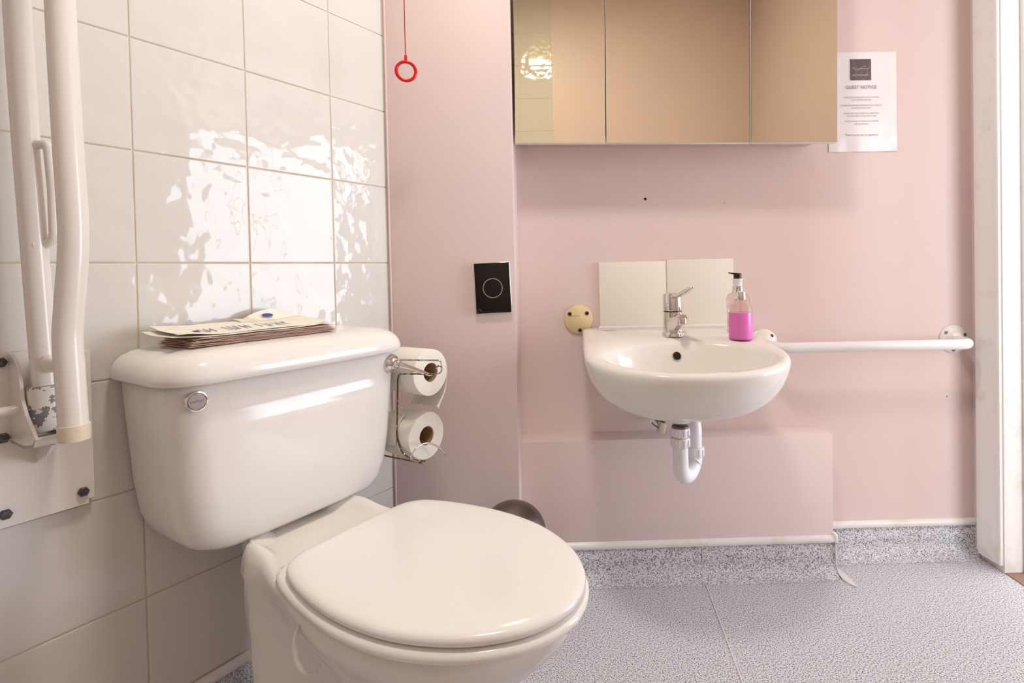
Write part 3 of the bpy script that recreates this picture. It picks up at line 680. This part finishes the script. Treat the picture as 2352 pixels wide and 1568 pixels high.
loft(bm, rings); fin(bm, 'basin', M['ceramic'], wb, sharp=0)
# raised back lip
boxo('back_lip', wbv(.128, 1.585, .7065), wbv(.50, 1.6095, .7155), M['ceramic'], wb, bev=.003)
ov = latheo('overflow', [(.0115, 0), (.0115, .0012), (.0098, .0016), (.0098, .0004), (.0001, .0004)], M['chrome'], wb, c=wbv(.3125, 1.3905, .656), axis=(0, -1, .35), n=24)
latheo('overflow_hole', [(.0105, .0012), (.0102, .0019), (.0001, .0019)], M['dark'], ov, c=wbv(.3125, 1.3905, .656), axis=(0, -1, .35), n=24)
latheo('boss', [(.036, .012), (.034, 0), (.029, -.010), (.023, -.014), (.0001, -.014)], M['ceramic'], wb, c=wbv(.2985, 1.305, .524), n=32)
latheo('plughole', [(.021, 0), (.021, .0015), (.014, .001), (.0001, .0)], M['chrome'], wb, c=wbv(.31, 1.30, .5485), n=24)
# hair crack in the sealant
bm = bmesh.new(); box(bm, wbv(.139, 1.560, bz_(1.56, .0002)), wbv(.175, 1.5615, bz_(1.56, .0006))); fin(bm, 'crack', M['stain'], wb, smooth=False)

# mixer tap
tx, ty = .3225, 1.476; tz = bz_(ty)
tp_ = tag(empty('mixer_tap', (tx, ty, tz)), 'chrome single-lever mixer tap on the washbasin', 'tap')
latheo('tap_body', [(.030, -.001), (.030, .006), (.0285, .009), (.0268, .011), (.0262, .030), (.0255, .060), (.0255, .0655), (.0001, .0655)], M['chrome'], tp_, n=36)
latheo('seal_ring', [(.0245, .0655), (.0245, .0685)], M['black'], tp_, n=30)
latheo('tap_head', [(.0262, .0685), (.0265, .070), (.0262, .112), (.0250, .115), (.016, .116), (.0145, .1145), (.0001, .1145)], M['chrome'], tp_, n=36)
bm = bmesh.new(); rings = []
sp = [((0, -.010, .030), .021, .026), ((.0, -.030, .036), .020, .021), ((.001, -.055, .046), .0175, .0155), ((.002, -.078, .0535), .0145, .0115), ((.0025, -.096, .0575), .0130, .0100), ((.003, -.106, .0575), .0105, .0085)]
for i, (c, a, b) in enumerate(sp):
    c = Vector(c); d = (Vector(sp[min(i + 1, 5)][0]) - Vector(sp[max(i - 1, 0)][0])).normalized(); x = Vector((1, 0, 0)); y = d.cross(x).normalized()
    rings.append([c + x * a * math.cos(2 * PI * k / 20) + y * b * math.sin(2 * PI * k / 20) for k in range(20)])
loft(bm, rings); spo = fin(bm, 'spout', M['chrome'], tp_, sharp=70)
latheo('aerator', [(.0001, .006), (.011, .006), (.0125, .002), (.0125, -.010), (.0105, -.0125), (.0001, -.0125)], M['chrome'], spo, c=(.003, -.096, .052), axis=(0, -.12, 1), n=24)
bm = bmesh.new(); rings = []
lv = [((0, -.018, .108), .011, .0050), ((.001, -.034, .1085), .0110, .0052), ((.004, -.060, .113), .0110, .0055), ((.009, -.090, .120), .0115, .0055), ((.014, -.118, .1285), .0115, .0050), ((.017, -.135, .1345), .0085, .0028), ((.018, -.142, .1370), .004, .002)]
for i, (c, a, b) in enumerate(lv):
    c = Vector(c); d = (Vector(lv[min(i + 1, 6)][0]) - Vector(lv[max(i - 1, 0)][0])).normalized(); x = Vector((1, 0, 0)); y = d.cross(x).normalized()
    rings.append([c + x * a * math.cos(2 * PI * k / 16) + y * b * math.sin(2 * PI * k / 16) for k in range(16)])
loft(bm, rings); fin(bm, 'lever', M['chrome'], tp_, sharp=70)

# trap and waste pipe
tx = .2985; ty = 1.305
tr_ = tag(empty('waste_trap', (tx, ty, .36)), 'white plastic U-bend waste trap below the washbasin', 'waste pipe')
def TV(x, y, z): return Vector((x - tx, y - ty, z - .36))
latheo('metal_waste', [(.020, 0), (.020, .012), (.0165, .014)], M['steel'], tr_, c=TV(tx, ty, .489), n=24)
def nut(name, c, r, h, axis=(0, 0, 1)):
    bm = bmesh.new(); prof = [(r * .93, 0), (r, .003), (r, h - .003), (r * .93, h)]
    lathe(bm, prof, c, axis, 32); o = fin(bm, name, M['plastic'], tr_, sharp=40)
    ax = Vector(axis).normalized(); x, y = frame(ax); bm = bmesh.new()
    for k in range(12):
        a = 2 * PI * k / 12 + .2; p = Vector(c) + (x * math.cos(a) + y * math.sin(a)) * (r + .0004)
        tube(bm, [p + ax * .002, p + ax * (h - .002)], .0013, 6)
    fin(bm, 'grip_ribs', M['plastic'], o, sharp=60); return o
nut('collar_nut', TV(tx, ty, .4765), .0228, .020)
latheo('thread', [(.0175, 0), (.0175, .014)], M['plastic_cream'], tr_, c=TV(tx, ty, .467), n=24)
nut('collar_nut', TV(tx, ty, .4500), .0228, .022)
x2, y2 = .3500, 1.368
ub = [TV(tx, ty, .452), TV(tx, ty, .405)]
cx_, cy_ = (tx + x2) / 2, (ty + y2) / 2
for k in range(1, 12):
    a = PI * k / 12; ub.append(TV(cx_ - (x2 - tx) / 2 * math.cos(a), cy_ - (y2 - ty) / 2 * math.cos(a), .402 - .0415 * math.sin(a) * 0.95 + (.012 * k / 12)))
ub += [TV(x2, y2, .416), TV(x2, y2, .424)]
tubeo('u_bend', ub, [.0185] * 2 + [.0190] * 11 + [.0185] * 2, M['plastic'], tr_, n=24)
latheo('moulded_ring', [(.0195, 0), (.0202, .001), (.0202, .003), (.0195, .004)], M['plastic'], tr_, c=TV(x2 - .008, y2 - .010, .389), axis=(.5, .62, .55), n=24)
nut('collar_nut', TV(x2, y2, .404), .0228, .024)
pts = [TV(x2, y2, .420), TV(.352, 1.372, .470)] + [TV(.354, 1.380 + .045 * math.sin(t * PI / 2) ** 1.2 + .0, .478 + .035 * math.sin(t * PI / 2)) for t in (.2, .45, .7, .9)] + [TV(.356, 1.46, .513), TV(.358, YB - .002, .515)]
tubeo('outlet_pipe', catmull(pts, 3), .0165, M['plastic'], tr_, n=24)
latheo('wall_flange', [(.028, 0), (.028, .002), (.022, .009), (.0175, .011)], M['plastic'], tr_, c=TV(.358, YB - .0005, .515), axis=(0, -1, 0), n=28)
latheo('bend_collar', [(.0205, 0), (.0215, .002), (.0215, .010), (.0205, .012)], M['plastic'], tr_, c=TV(.3545, 1.400, .503), axis=(.02, 1, .55), n=28)
# isolating valve on the supply pipe
iv = tag(empty('isolating_valve', (.283, 1.46, .45)), 'small stained isolating valve behind the waste trap', 'valve')
def IV(x, y, z): return Vector((x - .283, y - 1.46, z - .45))
tubeo('supply_pipe', bend([IV(.290, YB - .003, .446), IV(.290, 1.47, .448), IV(.289, 1.47, .585)], .015, 5), .0075, M['steel'], iv, n=12)
latheo('valve_nut', [(.012, 0), (.012, .013)], M['bolt'], iv, c=IV(.290, 1.47, .475), n=6, sharp=20)
latheo('valve_nut', [(.012, 0), (.012, .013)], M['bolt'], iv, c=IV(.290, 1.47, .503), n=6, sharp=20)
bm = bmesh.new(); box(bm, IV(.274, 1.452, .436), IV(.294, 1.476, .464), .004); o = fin(bm, 'valve_body', M['cabinet'], iv); o.rotation_euler = (0, .25, 0)
tubeo('valve_stem', [IV(.276, 1.458, .450), IV(.252, 1.450, .470)], .0022, M['bolt'], iv, n=8)
latheo('valve_tip', [(.0001, 0), (.005, .002), (.005, .006), (.0001, .008)], M['plastic'], iv, c=IV(.254, 1.451, .469), axis=(-.8, -.2, .6), n=10)

# splash tiles (two)
sb = tag(empty('splashback', (.3335, YB, .80)), 'pair of cream glazed tiles fixed above the washbasin', 'splashback'); sb.rotation_euler = (0, -.004, 0)
for k, dz in ((0, 0), (1, .003)):
    bm = bmesh.new(); box(bm, (-.2005 + .2015 * k, -.0085, -.105 + dz), (-.0015 + .2015 * k, -.0002, .1045 + dz), .0012); fin(bm, 'tile', M['splash_tile'], sb)
boxo('grout_line', (-.0025, -.005, -.105), (.0020, -.0003, .1045), M['grout'], sb)

# ------------------------------------------------------------------ soap bottles
def bottle(name, x, y, label, kind):
    z = bz_(y, .0005)
    t = tag(empty(name, (x, y, z)), label, 'soap bottle')
    if kind == 'pink':
        R0 = .0305; prof = [(.0001, .0), (.026, .0), (R0 - .001, .003), (R0, .007), (R0, .076), (R0 - .001, .084), (R0 - .0055, .093), (R0 - .013, .0995), (.0135, .102), (.0125, .1035), (.0125, .108)]
        latheo('bottle_body', prof, M['clear'], t, n=40, cap0=False, cap1=False, sharp=0)
        latheo('liquid', [(.0001, .0018), (.0252, .0018), (R0 - .0022, .0045), (R0 - .0016, .008), (R0 - .0016, .0715), (.0001, .0715)], M['soap'], t, n=40)
        latheo('collar', [(.0145, .1035), (.0148, .1045), (.0140, .124), (.0130, .1255), (.006, .1255)], M['chrome'], t, n=30, cap1=True)
        tubeo('dip_tube', [(0, 0, .010), (0, 0, .104)], .0035, M['frost'], t, n=12)
        text('lettering', 'P C', .010, M['ink'], t, Vector((-.003, -R0 - .0006, .0135)), Matrix(((1, 0, 0), (0, 0, -1), (0, 1, 0)))) if False else None
    else:
        R0 = .0322; prof = [(.0001, .0), (.028, .0), (R0 - .001, .003), (R0, .007), (R0, .088), (R0 - .001, .094), (R0 - .006, .1035), (R0 - .014, .1095), (.0145, .111), (.0135, .1125), (.0135, .116)]
        latheo('bottle_body', prof, M['frost'], t, n=40, cap0=False, cap1=False, sharp=0)
        bm = bmesh.new(); a0 = PI + .15; vs = []
        rg = [[Vector(((R0 + .0006) * math.cos(a0 + k * .09), (R0 + .0006) * math.sin(a0 + k * .09), zz)) for k in range(14)] for zz in (.012, .078)]
        loft(bm, rg, False, False, closed=False); lb = fin(bm, 'paper_label', M['news'], t, sharp=0)
        bm = bmesh.new()
        for q in range(4):
            rg = [[Vector(((R0 + .0009) * math.cos(a0 + .1 + k * .06), (R0 + .0009) * math.sin(a0 + .1 + k * .06), zz)) for k in range(8)] for zz in (.018 + q * .005, .0195 + q * .005)]
            loft(bm, rg, False, False, closed=False)
        fin(bm, 'small_print', M['ink'], lb, sharp=0)
        latheo('collar', [(.0150, .112), (.0150, .126), (.0125, .128)], M['chrome'], t, n=30)
        latheo('pump_neck', [(.0125, .128), (.0125, .142), (.0142, .145), (.0142, .1475), (.011, .148)], M['plastic'], t, n=30)
        ph = latheo('pump_head', [(.0112, .148), (.0108, .150), (.0105, .160), (.0095, .162), (.0001, .163)], M['black'], t, n=26)
        bm = bmesh.new(); rings = []
        for (x_, z_, a, b) in ((.008, .1600, .0085, .0028), (-.006, .1615, .0075, .0028), (-.018, .1630, .0042, .0020), (-.0255, .1650, .0030, .0016)):
            rings.append([Vector((x_, a * math.cos(2 * PI * k / 12), z_ + b * math.sin(2 * PI * k / 12))) for k in range(12)])
        loft(bm, rings); fin(bm, 'nozzle', M['black'], ph, sharp=50)
    return t
bottle('soap_bottle', .4870, 1.412, 'clear bottle half full of bright pink soap, with chrome collar and no pump', 'pink')
bottle('soap_bottle', .5120, 1.505, 'nearly empty clear bottle with black pump head, behind the pink soap', 'empty')

# ------------------------------------------------------------------ grab rail
gr = tag(empty('grab_rail', (.92, YB, .65)), 'white horizontal grab rail on the wall right of the washbasin', 'grab rail')
def GV(x, y, z): return Vector((x - .92, y - YB, z - .65))
tubeo('rail_tube', bend([GV(.620, YB - .004, .653), GV(.628, 1.522, .650), GV(1.190, 1.520, .6495), GV(1.198, YB - .004, .651)], .042, 8), .0152, M['plastic'], gr, n=24)
for xc in (.622, 1.199):
    fg = latheo('flange', [(.0425, 0), (.0425, .003), (.040, .006), (.030, .009), (.024, .012), (.021, .017), (.0165, .020)], M['enamel'], gr, c=GV(xc, YB - .0003, .653), axis=(0, -1, 0), n=36)
    for a in (.9, 3.0, 5.1) if xc > 1 else (.75, 2.85, 4.95):
        aa = a if xc < 1 else PI - a + .25
        sc_ = latheo('screw', [(.0052, 0), (.0052, .0015), (.003, .0022), (.0001, .0016)], M['bolt'], fg, c=GV(xc + .0325 * math.cos(aa), YB - .0075, .653 + .0325 * math.sin(aa)), axis=(0, -1, 0), n=16)

# leftover rail fixing disc
dc = tag(empty('fixing_disc', (.0705, YB, .736)), 'yellowed round fixing disc with three screw holes left of the basin', 'disc')
latheo('disc_plate', [(.0425, 0), (.0425, .004), (.0410, .0055), (.0001, .0058)], M['plastic_cream'], dc, axis=(0, -1, 0), n=44, sharp=50)
for x, z in ((-.0265, .0170), (.0245, .0180), (.0030, -.0320)):
    h = latheo('screw_hole', [(.0068, .0050), (.0060, .0066), (.0042, .0064), (.0001, .0062)], M['stain'], dc, c=(x, 0, z), axis=(0, -1, 0), n=16)
    latheo('hole', [(.0044, .0060), (.0044, .0070), (.0001, .0070)], M['dark'], h, c=(x + .0006, 0, z), axis=(0, -1, 0), n=14)
bm = bmesh.new(); box(bm, (-.024, -.0063, .0100), (-.012, -.0055, .0106)); box(bm, (-.012, -.0063, .0106), (.004, -.0055, .0113)); fin(bm, 'scratch', M['stain'], dc, smooth=False)
# old screw holes in the plaster
for i, (x, z, r) in enumerate(((.2754, 1.0893, .0042), (1.1792, .4789, .0022), (.512, 1.0735, .0015))):
    o = latheo('plaster_hole', [(r, 0), (r * .8, .0008), (.0001, .001)], M['stain'] if i else M['dark'], bpy.data.objects['wall_back'], c=(x, YB - .0001, z), axis=(0, -1, 0), n=12)

# ------------------------------------------------------------------ mirror cabinet
YM = 1.4904
cb = tag(empty('mirror_cabinet', (.345, YB, 1.2265)), 'wide three-door mirror cabinet above the washbasin', 'cabinet'); cb.rotation_euler = (0, .0122, 0)
def CV(x, y, z): return Vector((x - .345, y - YB, z - 1.2265))
boxo('cabinet_body', CV(-.073, YM + .022, 1.2440), CV(.766, YB - .001, 1.88), M['cabinet'], cb, bev=.002)
for a, b, pr in ((-.0992, .1486, 0), (.1512, .5468, 0), (.5500, .7900, .0016)):
    d = boxo('door', CV(a, YM + .0035 - pr, 1.2268), CV(b, YM + .020 - pr, 1.88), M['door_edge'], cb, bev=.0006)
    boxo('mirror', CV(a + .0006, YM - pr, 1.2274), CV(b - .0006, YM + .0035 - pr, 1.88), M['mirror'], d)

# notice
nt_ = tag(empty('guest_notice', (.9305, YB, 1.367)), 'laminated white notice on the wall right of the cabinet', 'notice')
bm = bmesh.new(); nx, nz = 14, 20; g_ = []
for i in range(nx + 1):
    g_.append([])
    for j in range(nz + 1):
        u_, v_ = i / nx, j / nz; x = -.1035 + .207 * u_; z = -.1475 + .295 * v_
        d = .0012 + .0016 * sm01((.25 - v_) / .25) * (0.5 + .5 * math.sin(u_ * 17)) + .0012 * sm01((u_ - .8) / .2) * (0.5 + 0.5 * math.sin(v_ * 13))
        g_[-1].append(bm.verts.new((x, -d, z)))
for i in range(nx):
    for j in range(nz): bm.faces.new((g_[i][j], g_[i + 1][j], g_[i + 1][j + 1], g_[i][j + 1]))
pg = fin(bm, 'sheet', M['paper'], nt_, sharp=0)
TR = Matrix(((1, 0, 0), (0, 0, -1), (0, 1, 0)))
PXM = 774.0
def NT(px_, py_): return Vector(((px_ - 1981.5) / PXM - .0005 - (py_ - 235) * .02 / PXM, -.0034, (234.5 - py_) / PXM - (px_ - 1981) * .006 / PXM))
c = NT(1976.8, 160.5)
boxo('logo_square', c + Vector((-.031, .0004, -.031)), c + Vector((.031, .0014, .031)), M['logo_dark'], nt_)
text('lettering', 'LADYBOWER', .0485, M['logo_light'], nt_, NT(1975.5, 173.5) + Vector((0, -.0003, 0)), TR)
bm = bmesh.new()
def stroke(pts, r=.0004): tube(bm, [NT(a, b) + Vector((0, -.0002, 0)) for a, b in pts], r, 5)
stroke([(1958, 157), (1963, 160), (1972, 158.5), (1984, 158), (1996, 157.5)], .00045)
stroke([(1962, 162.5), (1968, 162), (1974, 160), (1980, 155), (1988, 152)], .0004)
for k in range(5): stroke([(1972 + k * 5, 163.5), (1972.5 + k * 5, 160), (1974.5 + k * 5, 158.4), (1976 + k * 5, 160)], .00035)
stroke([(1957, 159), (1960, 156), (1966, 157)], .0003)
fin(bm, 'logo_drawing', M['logo_light'], nt_)
for s, cx, cy, wpx, it in (('GUEST NOTICE', 1978, 200.8, 71.5, 0), ('IT MAY NOT BE NECESSARY FOR US TO WASH', 1978.3, 224.2, 82, 0), ('YOUR TOWELS EVERY DAY', 1978.3, 230.5, 47.5, 0),
        ('IN ORDER TO BE MORE ENVIRONMENTALLY FRIENDLY', 1979, 242.6, 97.5, 0), ('WE ASK THE FOLLOWING:', 1978.5, 248.9, 46, 0), ('TOWELS LEFT ON THE RAIL WILL MEAN THAT', 1979, 260.9, 82, 0),
        ('YOU ARE HAPPY TO USE THEM AGAIN', 1979.3, 267.2, 68.5, 0), ('TOWELS PLACED IN THE BATH OR SHOWER', 1979.6, 279.1, 78, 0), ('WILL BE CHANGED', 1979.6, 285.4, 33.5, 0), ('Thank you for your co-operation', 1980.4, 311, 76.5, .25)):
    text('lettering', s, wpx / PXM, M['ink'], nt_, NT(cx, cy), TR, shear=it)

# chrome plate with round sensor on the pier
cp = tag(empty('sensor_plate', (-.1638, CY, .8397)), 'chrome plate, dark reflection painted in, with a ringed round button on the pier', 'plate'); cp.rotation_euler = (0, -.032, 0)
bm = bmesh.new(); box(bm, (-.0485, -.012, -.0685), (.0485, 0, .0685), .003, 3); fin(bm, 'plate_rim', M['chrome'], cp)
boxo('plate_face', (-.0465, -.0128, -.0665), (.0465, -.011, .0665), M['dark_reflection'], cp, bev=.0004)
latheo('button_ring', [(.0262, .0125), (.0262, .0140), (.0245, .0140), (.0245, .0125)], M['chrome'], cp, c=(.0005, 0, -.0005), axis=(0, -1, 0), n=44, cap0=False, cap1=False)
latheo('button', [(.0243, .0128), (.0235, .0136), (.0001, .0140)], M['dark_reflection'], cp, c=(.0005, 0, -.0005), axis=(0, -1, 0), n=40)

# red pull cord
pc = tag(empty('pull_cord', (-.3415, 1.3, CEIL)), 'red emergency pull cord with a red ring handle', 'pull cord')
def PC(x, y, z): return Vector((x + .3415, y - 1.3, z - CEIL))
latheo('ceiling_rose', [(.04, 0), (.04, -.012), (.03, -.025), (.001, -.028)], M['plastic'], pc)
tubeo('cord', [PC(-.3415, 1.3, CEIL - .02), PC(-.3413, 1.3, 1.396)], .0011, M['red'], pc, n=6)
latheo('toggle', [(.0008, .006), (.0032, .004), (.0036, 0), (.0040, -.010), (.0040, -.013), (.0001, -.014)], M['red'], pc, c=PC(-.3408, 1.3, 1.395), n=12)
bm = bmesh.new(); rings = []
c = PC(-.3408, 1.3, 1.3618); xa = Vector((math.cos(.25), math.sin(.25), 0))
for k in range(40):
    a = 2 * PI * k / 40; d = xa * math.cos(a) + Vector((0, 0, math.sin(a))); yn = Vector((-xa.y, xa.x, 0))
    rings.append([c + d * (.0222 + .0040 * math.cos(b)) + yn * .0040 * math.sin(b) for b in [2 * PI * q / 10 for q in range(10)]])
loft(bm, rings + [rings[0]], False, False); bmesh.ops.remove_doubles(bm, verts=bm.verts, dist=1e-6); fin(bm, 'ring_handle', M['red'], pc, sharp=0)

# pedal bin behind the toilet
pb = tag(empty('pedal_bin', (-.113, 1.322, 0)), 'brushed steel pedal bin with domed lid behind the toilet', 'bin')
latheo('bin_body', [(.078, 0), (.080, .004), (.080, .232), (.078, .236)], M['steel'], pb, n=48)
latheo('base_ring', [(.082, 0), (.083, .004), (.082, .014)], M['black'], pb, n=48)
latheo('bin_lid', [(.0815, .236)] + [(.0815 * math.cos(a), .240 + .078 * math.sin(a)) for a in [PI / 2 * k / 14 for k in range(15)]], M['steel'], pb, n=48, sharp=0)
boxo('pedal', (-.022, -.105, .004), (.022, -.078, .012), M['black'], pb, bev=.003)
